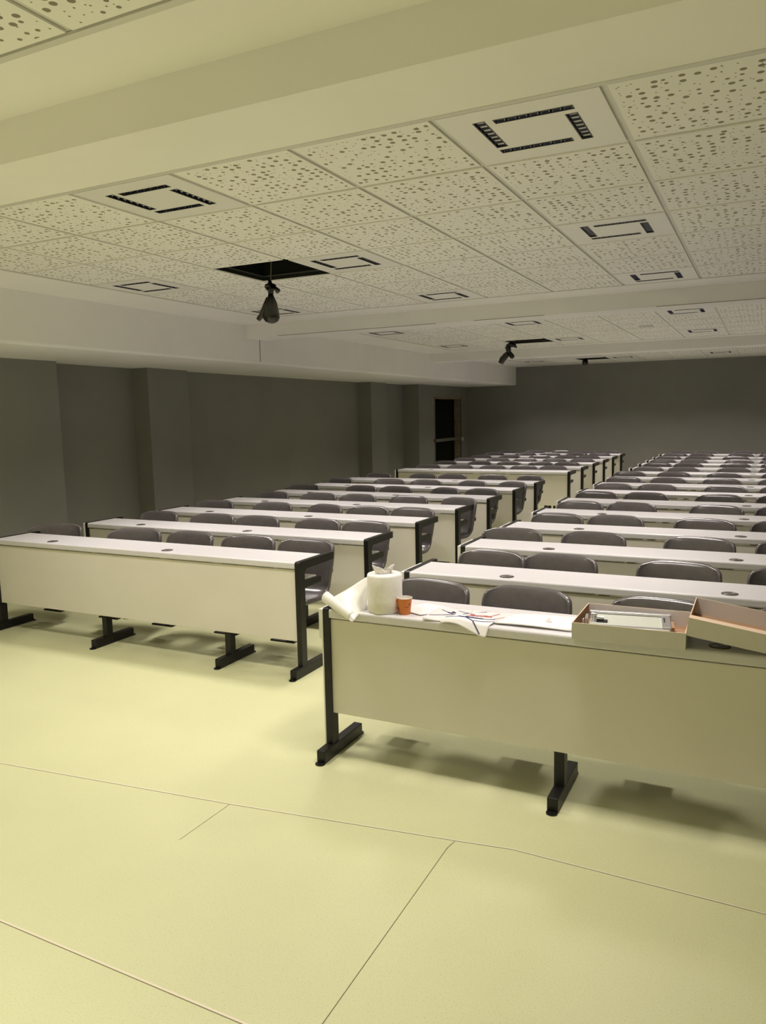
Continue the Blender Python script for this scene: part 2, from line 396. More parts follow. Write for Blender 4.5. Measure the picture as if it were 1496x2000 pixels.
# ------------------------------------------------------------------ luminaires
def louvre_mesh(x0, x1, y0, y1):
    """a recessed strip: dark trough, parabolic side reflectors and cross blades"""
    bm = bmesh.new(); d = 0.028; z0 = CZ-0.001
    for q in (((x0, y0), (x1, y0)), ((x1, y0), (x1, y1)), ((x1, y1), (x0, y1)), ((x0, y1), (x0, y0))):
        quad(bm, [(*q[0], z0), (*q[1], z0), (*q[1], z0+d), (*q[0], z0+d)], 1)
    quad(bm, [(x0, y0, z0+d), (x1, y0, z0+d), (x1, y1, z0+d), (x0, y1, z0+d)], 1)
    e = 0.0022
    box(bm, x0-e, x1+e, y0-e, y0+e, z0-0.001, z0+0.004, 1); box(bm, x0-e, x1+e, y1-e, y1+e, z0-0.001, z0+0.004, 1)
    box(bm, x0-e, x0+e, y0, y1, z0-0.001, z0+0.004, 1); box(bm, x1-e, x1+e, y0, y1, z0-0.001, z0+0.004, 1)
    long_x = (x1-x0) > (y1-y0); nb = 7
    for k in range(nb+1):
        t = k/nb
        if long_x:
            x = x0+(x1-x0)*t; a = max(x-0.007, x0); c = min(x+0.007, x1)
            prof = [(x, z0+0.001), (c, z0+0.019), (a, z0+0.019)]
            if c > a+0.004 and 0 < k < nb: prism(bm, [(p[0], p[1]) for p in prof], y0+0.002, y1-0.002, 'Y', 0)
        else:
            y = y0+(y1-y0)*t
            if 0 < k < nb: prism(bm, [(y, z0+0.001), (y+0.007, z0+0.019), (y-0.007, z0+0.019)], x0+0.002, x1-0.002, 'X', 0)
    # side reflectors leaning inwards
    s = 0.010
    if long_x:
        quad(bm, [(x0, y0+0.002, z0+0.002), (x1, y0+0.002, z0+0.002), (x1, y0+s, z0+d-0.003), (x0, y0+s, z0+d-0.003)], 0)
        quad(bm, [(x0, y1-0.002, z0+0.002), (x1, y1-0.002, z0+0.002), (x1, y1-s, z0+d-0.003), (x0, y1-s, z0+d-0.003)], 0)
    else:
        quad(bm, [(x0+0.002, y0, z0+0.002), (x0+0.002, y1, z0+0.002), (x0+s, y1, z0+d-0.003), (x0+s, y0, z0+d-0.003)], 0)
        quad(bm, [(x1-0.002, y0, z0+0.002), (x1-0.002, y1, z0+0.002), (x1-s, y1, z0+d-0.003), (x1-s, y0, z0+d-0.003)], 0)
    # painted glints: pale slivers standing in for lamp reflections on the blades
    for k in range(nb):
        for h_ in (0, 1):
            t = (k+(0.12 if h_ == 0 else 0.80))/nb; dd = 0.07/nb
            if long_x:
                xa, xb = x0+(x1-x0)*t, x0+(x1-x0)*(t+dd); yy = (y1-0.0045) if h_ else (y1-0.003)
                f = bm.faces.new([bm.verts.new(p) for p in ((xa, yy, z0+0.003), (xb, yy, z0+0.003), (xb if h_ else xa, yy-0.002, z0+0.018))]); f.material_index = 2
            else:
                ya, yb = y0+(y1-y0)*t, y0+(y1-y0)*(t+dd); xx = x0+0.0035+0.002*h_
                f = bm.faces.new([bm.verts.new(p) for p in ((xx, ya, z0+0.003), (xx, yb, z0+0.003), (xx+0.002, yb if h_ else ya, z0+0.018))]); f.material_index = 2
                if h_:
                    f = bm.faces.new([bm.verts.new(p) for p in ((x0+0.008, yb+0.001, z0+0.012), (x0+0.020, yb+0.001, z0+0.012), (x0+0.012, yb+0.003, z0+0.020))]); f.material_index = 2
    me = new_mesh('louvre', bm, [m_louvre, m_louvre_dark, m_glint]); return me
STRIPS = [(0.203, 0.272, 0.188, 0.664), (0.328, 0.795, 0.193, 0.251), (0.730, 0.797, 0.318, 0.782), (0.204, 0.674, 0.721, 0.782)]
louvre_me = [louvre_mesh(a*T, b_*T, c*T, d*T) for a, b_, c, d in STRIPS]
for me in louvre_me:
    me.transform(Matrix.Translation((0, 0, -CZ)))
# panel plate with the four slots cut out
bm = bmesh.new()
xs = sorted({0.022, 0.978, *[v for s in STRIPS for v in s[:2]]}); ys = sorted({0.022, 0.978, *[v for s in STRIPS for v in s[2:]]})
for i in range(len(xs)-1):
    for j in range(len(ys)-1):
        cx, cy = (xs[i]+xs[i+1])/2, (ys[j]+ys[j+1])/2
        if any(s[0] < cx < s[1] and s[2] < cy < s[3] for s in STRIPS): continue
        quad(bm, [(xs[i]*T, ys[j]*T, -0.001), (xs[i]*T, ys[j+1]*T, -0.001), (xs[i+1]*T, ys[j+1]*T, -0.001), (xs[i+1]*T, ys[j]*T, -0.001)])
bmesh.ops.remove_doubles(bm, verts=bm.verts, dist=1e-5)
for q in (((0.022, 0.022), (0.978, 0.022)), ((0.978, 0.022), (0.978, 0.978)), ((0.978, 0.978), (0.022, 0.978)), ((0.022, 0.978), (0.022, 0.022))):
    quad(bm, [(q[0][0]*T, q[0][1]*T, -0.001), (q[1][0]*T, q[1][1]*T, -0.001), (q[1][0]*T, q[1][1]*T, 0.008), (q[0][0]*T, q[0][1]*T, 0.008)])
plate_me = new_mesh('lamp_panel', bm, m_panel_lamp)
lamp_d = bpy.data.lights.new('lamp', 'AREA'); lamp_d.shape = 'SQUARE'; lamp_d.size = 0.34
lamp_d.energy = LAMP_W; lamp_d.color = LAMP_COL; lamp_d.spread = R(LAMP_SPREAD)
lamp_fill = lamp_d.copy(); lamp_fill.energy = LAMP_W_FILL  # stronger copy for the added row behind the camera
where_b = {0: 'unseen fill added behind the camera', 1: 'nearest ceiling bay', 2: 'middle ceiling bay', 3: 'ceiling bay by the back wall'}
where_c = {-4: 'beside the left soffit', -1: 'second from the soffit', 2: 'third from the soffit', 5: 'fourth from the soffit', 8: 'fifth from the soffit'}
for (bi, c, r_) in sorted(LIGHTS):
    rows = sorted({k[2] for k in LIGHTS if k[0] == bi}); ri = rows.index(r_)
    rn = 'only row' if len(rows) == 1 else ['front row', 'back row'][ri] if len(rows) == 2 else ['front row', 'middle row', 'back row'][ri]
    t = thing('ceiling_light', 'square ceiling light, %s, %s, %s' % (where_b[bi], rn, where_c[c]),
              'ceiling light', (GX+c*T, BAYS[bi][0]+r_*T, CZ), 0, 'square ceiling lights')
    obj('lamp_panel', plate_me, None, t)
    for me in louvre_me: obj('louvre', me, None, t)
    if True:
        lo = bpy.data.objects.new('lamp', lamp_fill if bi == 0 else lamp_d); COL.objects.link(lo); lo.parent = t; lo.location = (0.3, 0.3, -0.006)

# ------------------------------------------------------------------ desks
LEN = 2.8875; DEP = 0.335; TOP = 0.75
def top_mesh():
    bm = bmesh.new(); r_ = 0.012; z1 = TOP; z0 = TOP-0.043
    prof = [(0.004, z0), (0.0, z0+0.006), (0.0, z1-r_)]
    for k in range(1, 5):
        a = k/4*math.pi/2; prof.append((r_-r_*math.cos(a), z1-r_+r_*math.sin(a)))
    prof += [(DEP, z1), (DEP, z1-0.028), (0.05, z1-0.028), (0.05, z0)]
    prism(bm, prof, 0.012, LEN-0.028, 'X'); return new_mesh('desktop', bm, m_top)
top_me = top_mesh()
bm = bmesh.new(); box(bm, 0.006, LEN-0.028, 0.0005+0.0155, 0.034, 0.225, TOP-0.052, bevel=0.002); panel_me = new_mesh('front_panel', bm, m_panel)
bm = bmesh.new(); box(bm, 0.04, LEN-0.046, 0.075, 0.29, 0.600, 0.614); shelf_me = new_mesh('shelf', bm, m_panel)
bm = bmesh.new(); box(bm, -0.033, -0.024, 0.004, 0.055, 0.06, TOP-0.145); box(bm, -0.046, -0.024, 0.0, 0.30, TOP-0.150, TOP-0.003, bevel=0.002)
end_me = new_mesh('end_panel', bm, m_white)
def upright_mesh(end):
    """steel side frame: post, top arm and shelf arm"""
    bm = bmesh.new(); hw = 0.018 if end else 0.0225
    y0 = 0.002 if end else 0.032
    zt = TOP+0.003 if end else TOP-0.030
    if end:
        # post and arm in one bent profile (y,z)
        prof = [(y0, 0.06), (y0, zt-0.012), (y0+0.004, zt-0.004), (y0+0.012, zt), (0.435, zt-0.002), (0.435, zt-0.052), (y0+0.085, zt-0.054), (y0+0.062, zt-0.075), (y0+0.060, 0.06)]
        prism(bm, prof, -hw, hw, 'X')
        prism(bm, [(0.06, 0.622), (0.27, 0.614), (0.27, 0.578), (0.06, 0.572)], -hw+0.004, hw-0.004, 'X')
    else:
        box(bm, -hw, hw, y0, y0+0.055, 0.06, zt)
        prism(bm, [(0.08, zt), (0.33, zt), (0.33, zt-0.03), (0.08, zt-0.05)], -hw, hw, 'X')
        box(bm, -hw+0.004, hw-0.004, 0.08, 0.30, 0.570, 0.599)
    return new_mesh('leg', bm, m_black)
leg_end, leg_mid = upright_mesh(True), upright_mesh(False)
def foot_mesh():
    bm = bmesh.new(); hw = 0.024
    box(bm, -hw, hw, -0.085, 0.300, 0.004, 0.064, bevel=0.004)
    for s, y in ((-1, -0.085), (1, 0.300)):
        pts = [(-hw, y)]+[(-hw*math.cos(a), y+s*(0.012+hw*0.8*math.sin(a))) for a in [math.pi*k/8 for k in range(9)]]+[(hw, y)]
        prism(bm, pts, 0.0, 0.006, 'Z')
        tube(bm, [(0, y+s*0.016, 0.006), (0, y+s*0.016, 0.010)], 0.007, 8)
    return new_mesh('foot', bm, m_black)
foot_me = foot_mesh()
SEATS = [0.30, 0.93, 1.49, 2.09, 2.59]; SEAT_Y = 0.33
LEGX = [-0.006, 1.125, 2.275, LEN-0.010]
def beam_mesh(x0, x1):
    bm = bmesh.new()
    box(bm, min(x0, x1)-0.02, max(x0, x1)+0.06*(1), SEAT_Y-0.03, SEAT_Y+0.03, 0.064, 0.104)
    return bm
def seat_beam(x0, xs_):
    """bar behind the front panel with a hanging plate under every seat"""
    bm = bmesh.new(); a, c = min([x0]+xs_), max([x0]+xs_)
    box(bm, a-0.02, c+0.02, 0.135, 0.175, 0.235, 0.275)
    for x in xs_:
        box(bm, x-0.018, x+0.018, 0.175, SEAT_Y+0.0, 0.237, 0.270)
        box(bm, x-0.018, x+0.018, SEAT_Y-0.034, SEAT_Y-0.022, 0.108, 0.240)
        box(bm, x-0.15, x+0.05, SEAT_Y-0.035, SEAT_Y+0.065, 0.106, 0.118, bevel=0.003)
    return new_mesh('seat_beam', bm, m_black)
beam_me = [seat_beam(LEGX[0], [SEATS[0]]), seat_beam(LEGX[1], [SEATS[1], SEATS[2]]), seat_beam(LEGX[2], [SEATS[3], SEATS[4]])]
bm = bmesh.new()
lathe(bm, [(0.0001, 0.0035), (0.036, 0.0035), (0.0405, 0.002), (0.041, 0.0)], 28)
for k in range(2):
    a = R(35+180*k)
    quad(bm, [(0.003*math.cos(a+q)+rr*math.cos(a+q2), 0.003*math.sin(a+q)+rr*math.sin(a+q2), 0.0038) for q, rr, q2 in ((1.57, 0.004, 0), (1.57, 0.031, 0.22), (-1.57, 0.031, -0.22), (-1.57, 0.004, 0))], 1)
grom_me = new_mesh('cable_cover', bm, [m_grommet, m_grom_l])

def desk(x, y, label, group):
    t = thing('lecture_desk', label, 'desk', (x, y, 0), 0, group)
    obj('desktop', top_me, None, t); obj('front_panel', panel_me, None, t); obj('shelf', shelf_me, None, t); obj('end_panel', end_me, None, t)
    for i, lx in enumerate(LEGX):
        g = obj('leg', leg_end if i in (0, 3) else leg_mid, None, t); g.location = (lx, 0, 0)
        f = obj('foot', foot_me, None, g)
    for me in beam_me: obj('seat_beam', me, None, t)
    for gx in (0.585, 1.74):
        g = obj('cable_cover', grom_me, None, t); g.location = (gx, 0.075, TOP)
    return t

# ------------------------------------------------------------------ chairs
def shell_mesh():
    """one-piece moulded seat and back with a rolled rim"""
    # centre line profile (y,z) from the front lip of the seat to the top of the back; y relative to the pedestal
    P = [(-0.215, 0.402), (-0.20, 0.425), (-0.15, 0.434), (-0.05, 0.428), (0.05, 0.424), (0.12, 0.432), (0.17, 0.462), (0.192, 0.51),
         (0.200, 0.57), (0.205, 0.63), (0.212, 0.69), (0.222, 0.735), (0.231, 0.766), (0.237, 0.784), (0.243, 0.793)]
    Wd = [0.165, 0.185, 0.200, 0.208, 0.205, 0.200, 0.198, 0.200, 0.208, 0.217, 0.223, 0.223, 0.214, 0.196, 0.160]
    NU = 14; bm = bmesh.new(); G = []
    for (y, z), hw, i in zip(P, Wd, range(len(P))):
        row = []
        t = i/(len(P)-1)
        for k in range(NU+1):
            u = -1+2*k/NU
            su = math.sin(u*math.pi/2*0.92)/math.sin(math.pi/2*0.92)
            x = su*hw
            if i < 6:   yy, zz = y, z+0.022*abs(u)**3
            elif i == 6: yy, zz = y-0.018*abs(u)**3, z+0.018*abs(u)**3
            else:       yy, zz = y-0.040*abs(u)**2.5*(1-max(0, t-0.8)*3), z-(0.010*abs(u)**3 if i > 12 else 0)
            row.append(bm.verts.new((x, yy, zz)))
        G.append(row)
    for i in range(len(G)-1):
        for k in range(NU): bm.faces.new((G[i][k], G[i][k+1], G[i+1][k+1], G[i+1][k]))
    # rolled rim: extrude the border outwards and back (seat: down)
    be = [e for e in bm.edges if e.is_boundary]
    for (off, back) in ((0.007, 0.004), (0.003, 0.014), (-0.002, 0.012)):
        be = [e for e in bm.edges if e.is_boundary]
        ret = bmesh.ops.extrude_edge_only(bm, edges=be)
        vs = [g for g in ret['geom'] if isinstance(g, bmesh.types.BMVert)]
        for v in vs:
            x, y, z = v.co
            seatness = 1.0 if z < 0.47 and y < 0.16 else 0.0
            if seatness:
                out = Vector((x/0.2, (y+0.0)/0.2 if y < -0.1 else 0, 0)).normalized() if abs(x)+abs(y) > 0 else Vector((0, 0, 0))
                v.co += out*off+Vector((0, 0, -back))
            else:
                o_ = Vector((x/0.22, 0, max(0, (z-0.70)/0.09))); o_ = o_.normalized() if o_.length > 0 else o_
                v.co += o_*off+Vector((0, back, 0))
    return bake_mods('seat_shell', bm, m_chair, [('SUBSURF', {'levels': 1, 'render_levels': 1}), ('SOLIDIFY', {'thickness': 0.005, 'offset': 0})])
shell_me = shell_mesh()
bm = bmesh.new()
box(bm, -0.022, 0.022, -0.022, 0.022, 0.010, 0.289)
box(bm, -0.10, 0.10, -0.016, 0.016, 0.274, 0.300); box(bm, -0.016, 0.016, -0.12, 0.14, 0.276, 0.302)
for sx in (-1, 1): box(bm, sx*0.11-0.012, sx*0.11+0.012, -0.10, 0.12, 0.294, 0.316)
post_me = new_mesh('pedestal', bm, m_black)
bm = bmesh.new()
box(bm, -0.20, 0.20, 0.226, 0.240, 0.575, 0.612, bevel=0.003)
brace_me = new_mesh('back_strap', bm, m_black)
SHELL_DZ = 0.0
def chair(x, y, rz, label, group):
    t = thing('lecture_chair', label, 'chair', (x, y, 0.108), rz, group)
    s = obj('seat_shell', shell_me, None, t); s.location = (0, 0, -0.108)
    obj('pedestal', post_me, None, t)
    s = obj('back_strap', brace_me, None, t); s.location = (0, 0, -0.108)
    return t

NL = {0:[(0.154,27),(1.011,17),(1.504,-3),(2.078,3),(2.571,0)], 1:[(0.328,0),(0.994,7),(1.473,1),(2.082,-4),(2.541,-5)],
      2:[(0.264,9),(0.995,4),(1.558,-15),(2.079,-1),(2.541,-4)], 3:[(0.322,-4),(0.964,2),(1.465,1),(2.074,-2),(2.593,-20)],
      4:[(0.185,9),(0.982,-6),(1.461,-4),(2.051,-24),(2.527,-16)], 5:[(0.126,-10),(0.952,6),(1.474,0),(2.058,-20),(2.573,-26)],
      6:[(0.26,-8),(0.99,-9),(1.457,-6),(2.044,-11),(2.537,-26)]}
NR = {-1:[(0.283,-8),(0.811,-5),(1.44,-6)], 0:[(0.304,-9),(0.761,-2),(1.43,-5)], 1:[(0.20,6),(0.774,-3),(1.462,-8)],
      2:[(0.268,-7),(0.77,-2),(1.441,-6)], 3:[(0.262,-6),(0.746,-5),(1.47,-8)], 4:[(0.234,-7),(0.752,-4),(1.457,-5)],
      5:[(0.258,-5),(0.75,-5),(1.463,-8)], 6:[(0.22,-6),(0.76,-8),(1.38,-8)], 7:[(0.14,-8),(0.73,-8),(1.37,-8)], 8:[(0.27,-8),(0.77,-8),(1.5,6)],
      9:[(0.29,-8),(0.76,-8),(1.44,-8)], 10:[(0.27,-8),(0.77,-8),(1.47,-8)], 11:[(0.26,-8),(0.76,-8),(1.39,-8)], 12:[(0.29,-5),(0.76,-8),(1.5,8)], 13:[(0.33,-5),(0.78,-8),(1.55,8)]}
ORD = ['front', 'second', 'third', 'fourth', 'fifth', 'sixth', 'seventh', 'eighth', 'ninth', 'tenth', 'eleventh', 'twelfth', 'thirteenth', 'fourteenth', 'rearmost']
LX, RX = -5.5215, -1.8665
n_left = 0
for k in list(range(0, 7))+list(range(8, 14)):
    o_ = ORD[n_left] if k != 13 else 'rearmost'
    y = ROW0+ROWP*k
    extra = ', behind the open gap' if k == 8 else ''
    desk(LX, y, '%s long cream desk with black frame in left block%s' % (o_, extra), 'long desks in the left block')
    seats = NL.get(k) or [(s+random.uniform(-0.04, 0.04), random.uniform(-8, 8)) for s in (0.26, 0.93, 1.47, 2.02, 2.47)]
    for i, (sx, rz) in enumerate(seats):
        pos = ['at its wall end', 'second from its wall end', 'in its middle', 'second from its aisle end', 'at its aisle end'][i]
        turned = 'turned ' if abs(rz) >= 15 else ''
        chair(-5.48+sx, y+SEAT_Y, R(rz), '%sgrey chair behind %s left-block desk, %s' % (turned, o_, pos), 'grey chairs in the left block')
    n_left += 1
for n_, k in enumerate(range(-1, 14)):
    y = ROW0+ROWP*k if k >= 0 else 3.112
    o_ = ORD[n_]
    extra = ', carrying towel roll, papers and cartons' if k == -1 else ''
    desk(RX, y, '%s long cream desk in the right block%s' % (o_, extra), 'long desks in the right block')
    seats = NR[k]+[(2.04+random.uniform(-0.03, 0.03), random.uniform(-6, 6)), (2.55, random.uniform(-6, 6))]
    for i, (sx, rz) in enumerate(seats):
        pos = ['at its aisle end', 'second from its aisle end', 'in its middle', 'fourth from the aisle', 'fifth from the aisle'][i]
        chair(-1.86+sx, y+SEAT_Y, R(rz), 'grey chair behind %s right-block desk, %s' % (o_, pos), 'grey chairs in the right block')

# ------------------------------------------------------------------ things on the front right desk
DZT = TOP
# towel roll
t = thing('paper_towel_roll', 'thick white paper towel roll standing beside the orange cup on front desk', 'paper towel roll', (-1.592, 3.197, DZT))
bm = bmesh.new()
rr = lathe(bm, [(0.030, 0.0), (0.078, 0.0), (0.083, 0.004), (0.0835, 0.06), (0.083, 0.12), (0.0835, 0.172), (0.080, 0.180), (0.068, 0.184), (0.05, 0.181), (0.034, 0.183), (0.030, 0.176), (0.030, 0.0)], 48)
obj('roll', bm, m_towel, t, smooth=True)
bm = bmesh.new()       # loose sheet pulled out of the middle
NX, NYY = 12, 6; G = []
for i in range(NX+1):
    a = i/NX
    row = []
    for j in range(NYY+1):
        v_ = j/NYY
        ang = R(200)+a*R(250); rad = 0.026+0.030*v_*(0.7+0.5*math.sin(a*9))
        z = 0.150+0.062*v_+0.014*math.sin(a*11)*v_
        row.append(bm.verts.new((-0.006+rad*math.cos(ang), 0.0+rad*math.sin(ang)*0.8, z)))
    G.append(row)
for i in range(NX):
    for j in range(NYY): bm.faces.new((G[i][j], G[i+1][j], G[i+1][j+1], G[i][j+1]))
s = obj('pulled_sheet', bm, m_towel, t, smooth=True)
md = s.modifiers.new('solid', 'SOLIDIFY'); md.thickness = 0.0012
bm = bmesh.new()       # a folded corner lying over the core
q = [(-0.050, -0.010, 0.205), (0.020, -0.020, 0.212), (0.044, 0.012, 0.190), (-0.020, 0.034, 0.196)]
pts = []
for i in range(7):
    row = []
    for j in range(5):
        a, b_ = i/6, j/4
        p = (Vector(q[0])*(1-a)+Vector(q[1])*a)*(1-b_)+(Vector(q[3])*(1-a)+Vector(q[2])*a)*b_
        p.z += 0.006*math.sin(a*6+b_*4); row.append(bm.verts.new(p))
    pts.append(row)
for i in range(6):
    for j in range(4): bm.faces.new((pts[i][j], pts[i+1][j], pts[i+1][j+1], pts[i][j+1]))
s = obj('folded_corner', bm, m_towel, t, smooth=True); md = s.modifiers.new('solid', 'SOLIDIFY'); md.thickness = 0.0015

# cup
t = thing('paper_cup', 'small orange paper cup with white inside next to the towel roll', 'cup', (-1.478, 3.176, DZT))
bm = bmesh.new(); r0, r1_, hh = 0.0245, 0.0345, 0.078
lathe(bm, [(0.001, 0.003), (r0-0.002, 0.003), (r0, 0.0), (r0+0.0005, 0.004), (r1_, hh)], 32)
obj('cup_wall', bm, m_cup, t, smooth=True)
bm = bmesh.new(); lathe(bm, [(0.001, 0.006), (r0-0.0015, 0.006), (r1_-0.0012, hh-0.001)], 32)
ring = [(r1_+0.0016*math.cos(a)-0.0002, hh+0.0016*math.sin(a)) for a in [2*math.pi*k/8 for k in range(9)]]
lathe(bm, ring, 32); obj('cup_lining', bm, m_cup_in, t, smooth=True)
def cup_pt(a, z): r_ = r0+(r1_-r0)*z/hh+0.0009; return (r_*math.cos(a), r_*math.sin(a), z)
bm = bmesh.new(); a0 = R(-64)+R(22)
drop = [(0, 0.0085), (0.0022, 0.004), (0.0042, 0.0005), (0.0038, -0.0045), (0.0012, -0.0075), (-0.0018, -0.007), (-0.0042, -0.003), (-0.0030, 0.001), (-0.0008, 0.003)]
vs = [bm.verts.new(cup_pt(a0+R(18)+u/0.030, 0.052+v_)) for u, v_ in drop]; bm.faces.new(vs)
for k, ww in enumerate((0.0030, 0.0022, 0.0030, 0.0026)):
    u0 = -0.0085+k*0.0040; 
    vs = [bm.verts.new(cup_pt(a0-R(2)+(u0+du)/0.029, 0.037+dv)) for du, dv in ((0, 0), (ww, 0), (ww, 0.0036), (0, 0.0036))]; bm.faces.new(vs)
obj('printed_mark', bm, m_cup_mark, t)
bm = bmesh.new()       # fold-out card handle
for s_ in (-1, 1):
    P_ = []
    for k in range(9):
        a = k/8; z = 0.010+0.060*a; outw = 0.017*math.sin(math.pi*(0.12+0.76*a))
        rr_ = r0+(r1_-r0)*z/hh
        P_.append((-(rr_+outw+0.0005), s_*0.0035-0.012, z))
    for k in range(8):
        a, c = P_[k], P_[k+1]
        quad(bm, [a, c, (c[0]+0.010, c[1]*1.0, c[2]), (a[0]+0.010, a[1], a[2])])
s = obj('handle', bm, m_cup_handle, t); md = s.modifiers.new('solid', 'SOLIDIFY'); md.thickness = 0.0008

def sheet(name, corners, mm, label=None, cat=None, nx=14, ny=10, wave=None, thick=0.0009, parent=None, group=None):
    """a sheet of paper spanned by four corners, optional height function(a,b)->dz"""
    c = [Vector(p) for p in corners]; bm = bmesh.new(); G = []
    for i in range(nx+1):
        row = []
        for j in range(ny+1):
            a, b_ = i/nx, j/ny
            p = (c[0]*(1-a)+c[1]*a)*(1-b_)+(c[3]*(1-a)+c[2]*a)*b_
            if wave: p = p+Vector(wave(a, b_))
            row.append(bm.verts.new(p))
        G.append(row)
    for i in range(nx):
        for j in range(ny): bm.faces.new((G[i][j], G[i+1][j], G[i+1][j+1], G[i][j+1]))
    o = obj(name, bm, mm, parent, smooth=True)
    md = o.modifiers.new('solid', 'SOLIDIFY'); md.thickness = thick; md.offset = 1
    if label: tag(o, label, cat, group)
    return o
YF = 3.112
# big glossy sheet curling over the left corner of the desk
def curl_sheet():
    bm = bmesh.new(); G = []; N = 26; Mm = 14
    # axis of the curl: from above the left end to the tip hanging over the front edge
    A0, A1 = Vector((-1.892, 3.165, 0.796)), Vector((-1.690, 3.060, 0.742))
    B0, B1 = Vector((-1.690, 3.25, 0.905)), Vector((-1.680, 3.165, 0.757))      # edge beside the roll
    for i in range(Mm+1):
        t_ = i/Mm
        ax = A0.lerp(A1, t_); far = B0.lerp(B1, t_)
        rad = 0.008*(1-t_)+0.024
        row = []
        d = (A1-A0).normalized(); up = Vector((0, 0, 1)); side = d.cross(up).normalized()*-1   # towards the viewer's left/front
        side = -side if side.dot(Vector((-1, -1, 0))) < 0 else side
        nrm = side.cross(d).normalized(); nrm = nrm if nrm.z > 0 else -nrm
        flat_start = ax-nrm*rad*0.9
        for j in range(12):
            s_ = j/12
            p = far.lerp(flat_start, s_)
            p.z += 0.004*math.sin(math.pi*s_)*(1-t_)+0.0025*math.sin(9*s_+3*t_)
            p.y += 0.010*math.sin(math.pi*s_*2)
            row.append(bm.verts.new(p))
        for k in range(15):
            ang = -math.pi/2+k/14*math.pi*0.98
            row.append(bm.verts.new(ax+side*rad*math.cos(ang)+nrm*rad*math.sin(ang)))
        G.append(row)
    for i in range(Mm):
        for j in range(len(G[0])-1): bm.faces.new((G[i][j], G[i+1][j], G[i+1][j+1], G[i][j+1]))
    o = obj('curled_sheet', bm, m_plastic_sheet, smooth=True); md = o.modifiers.new('s', 'SOLIDIFY'); md.thickness = 0.0012
    return tag(o, 'large glossy white sheet curling over the aisle corner of the front right desk', 'sheet')
curl_sheet()
# plain sheet lying behind the cup
z1 = DZT+0.002
sheet('paper_sheet', [(-1.545, 3.225, z1+0.004), (-1.395, 3.165, z1+0.003), (-1.285, 3.345, z1), (-1.46, 3.40, z1)], m_paper,
      'blank white paper sheet lying just behind the orange cup', 'paper', wave=lambda a, b_: (0, 0, 0.003*math.sin(5*a)*math.sin(3*b_)))
# the marker drawing: a sheet on the desktop whose front corner droops over the edge
def droop(y, z):
    """height of paper over the front edge"""
    if y < YF+0.006: return z-0.9*(YF+0.006-y)**1.0*1.0
    return z
def draw_surf(cs, ripple):
    c = [Vector(p) for p in cs]
    def f(a, b_):
        p = (c[0]*(1-a)+c[1]*a)*(1-b_)+(c[3]*(1-a)+c[2]*a)*b_
        h = ripple(a, b_)
        z = droop(p.y, p.z+h)
        y = p.y if p.y > YF+0.006 else YF+0.006-(YF+0.006-p.y)*0.55
        return Vector((p.x, y, z))
    return f
def surf_obj(name, f, mm, nx=22, ny=16, thick=0.0008, parent=None):
    bm = bmesh.new(); G = [[bm.verts.new(f(i/nx, j/ny)) for j in range(ny+1)] for i in range(nx+1)]
    for i in range(nx):
        for j in range(ny): bm.faces.new((G[i][j], G[i+1][j], G[i+1][j+1], G[i][j+1]))
    o = obj(name, bm, mm, parent, smooth=True); md = o.modifiers.new('solid', 'SOLIDIFY'); md.thickness = thick; md.offset = -1
    return o
def stroke(bm, f, pts, wdt, lift=0.0022):
    P_ = []
    for (p, q_) in zip(pts, pts[1:]):
        for k in range(6):
            P_.append((p[0]+(q_[0]-p[0])*k/6, p[1]+(q_[1]-p[1])*k/6))
    P_.append(pts[-1])
    W_ = [f(*p)+Vector((0, -0.0006, lift)) for p in P_]; L_, R_ = [], []
    for i, p in enumerate(W_):
        d = (W_[min(i+1, len(W_)-1)]-W_[max(i-1, 0)]).normalized()
        nn = d.cross(Vector((0, -0.35, 0.94))).normalized()*wdt/2
        L_.append(bm.verts.new(p+nn)); R_.append(bm.verts.new(p-nn))
    for i in range(len(W_)-1): bm.faces.new((R_[i], R_[i+1], L_[i+1], L_[i]))
fA = draw_surf([(-1.36, 3.105, DZT+0.005), (-1.13, 3.13, DZT+0.006), (-1.12, 3.36, DZT+0.003), (-1.37, 3.335, DZT+0.003)], lambda a, b_: 0.004*math.sin(7*a+2)*(1-b_)+0.004*(1-b_))
s1 = surf_obj('marker_drawing', fA, m_trace); tag(s1, 'thin translucent paper with blue marker strokes behind the drooping drawing', 'drawing')
bm = bmesh.new()
for pts, wd in (([(0.05, 0.25), (0.35, 0.44), (0.62, 0.52), (0.98, 0.86)], 0.0040), ([(0.12, 0.80), (0.42, 0.52), (0.70, 0.42), (1.0, 0.34)], 0.0032), ([(0.45, 0.80), (0.72, 0.62), (0.86, 0.52)], 0.0032), ([(0.30, 0.62), (0.38, 0.58), (0.42, 0.66), (0.36, 0.70), (0.46, 0.60)], 0.008)):
    stroke(bm, fA, pts, wd)
obj('marker_stroke', bm, m_ink, s1)
fC = draw_surf([(-1.18, 3.16, DZT+0.009), (-1.0, 3.17, DZT+0.007), (-0.96, 3.36, DZT+0.004), (-1.20, 3.34, DZT+0.006)], lambda a, b_: 0.002*math.sin(8*a+1))
s3 = surf_obj('marker_drawing', fC, m_trace); tag(s3, 'thin translucent paper with red marker strokes between the other papers', 'drawing')
bm = bmesh.new()
for pts, wd in (([(0.02, 0.25), (0.30, 0.45), (0.45, 0.40), (0.60, 0.80)], 0.0035), ([(0.05, 0.42), (0.25, 0.36), (0.40, 0.50), (0.55, 0.42)], 0.006), ([(0.66, 0.22), (0.78, 0.35), (0.88, 0.55)], 0.003)):
    stroke(bm, fC, pts, wd)
obj('marker_stroke', bm, m_red, s3)
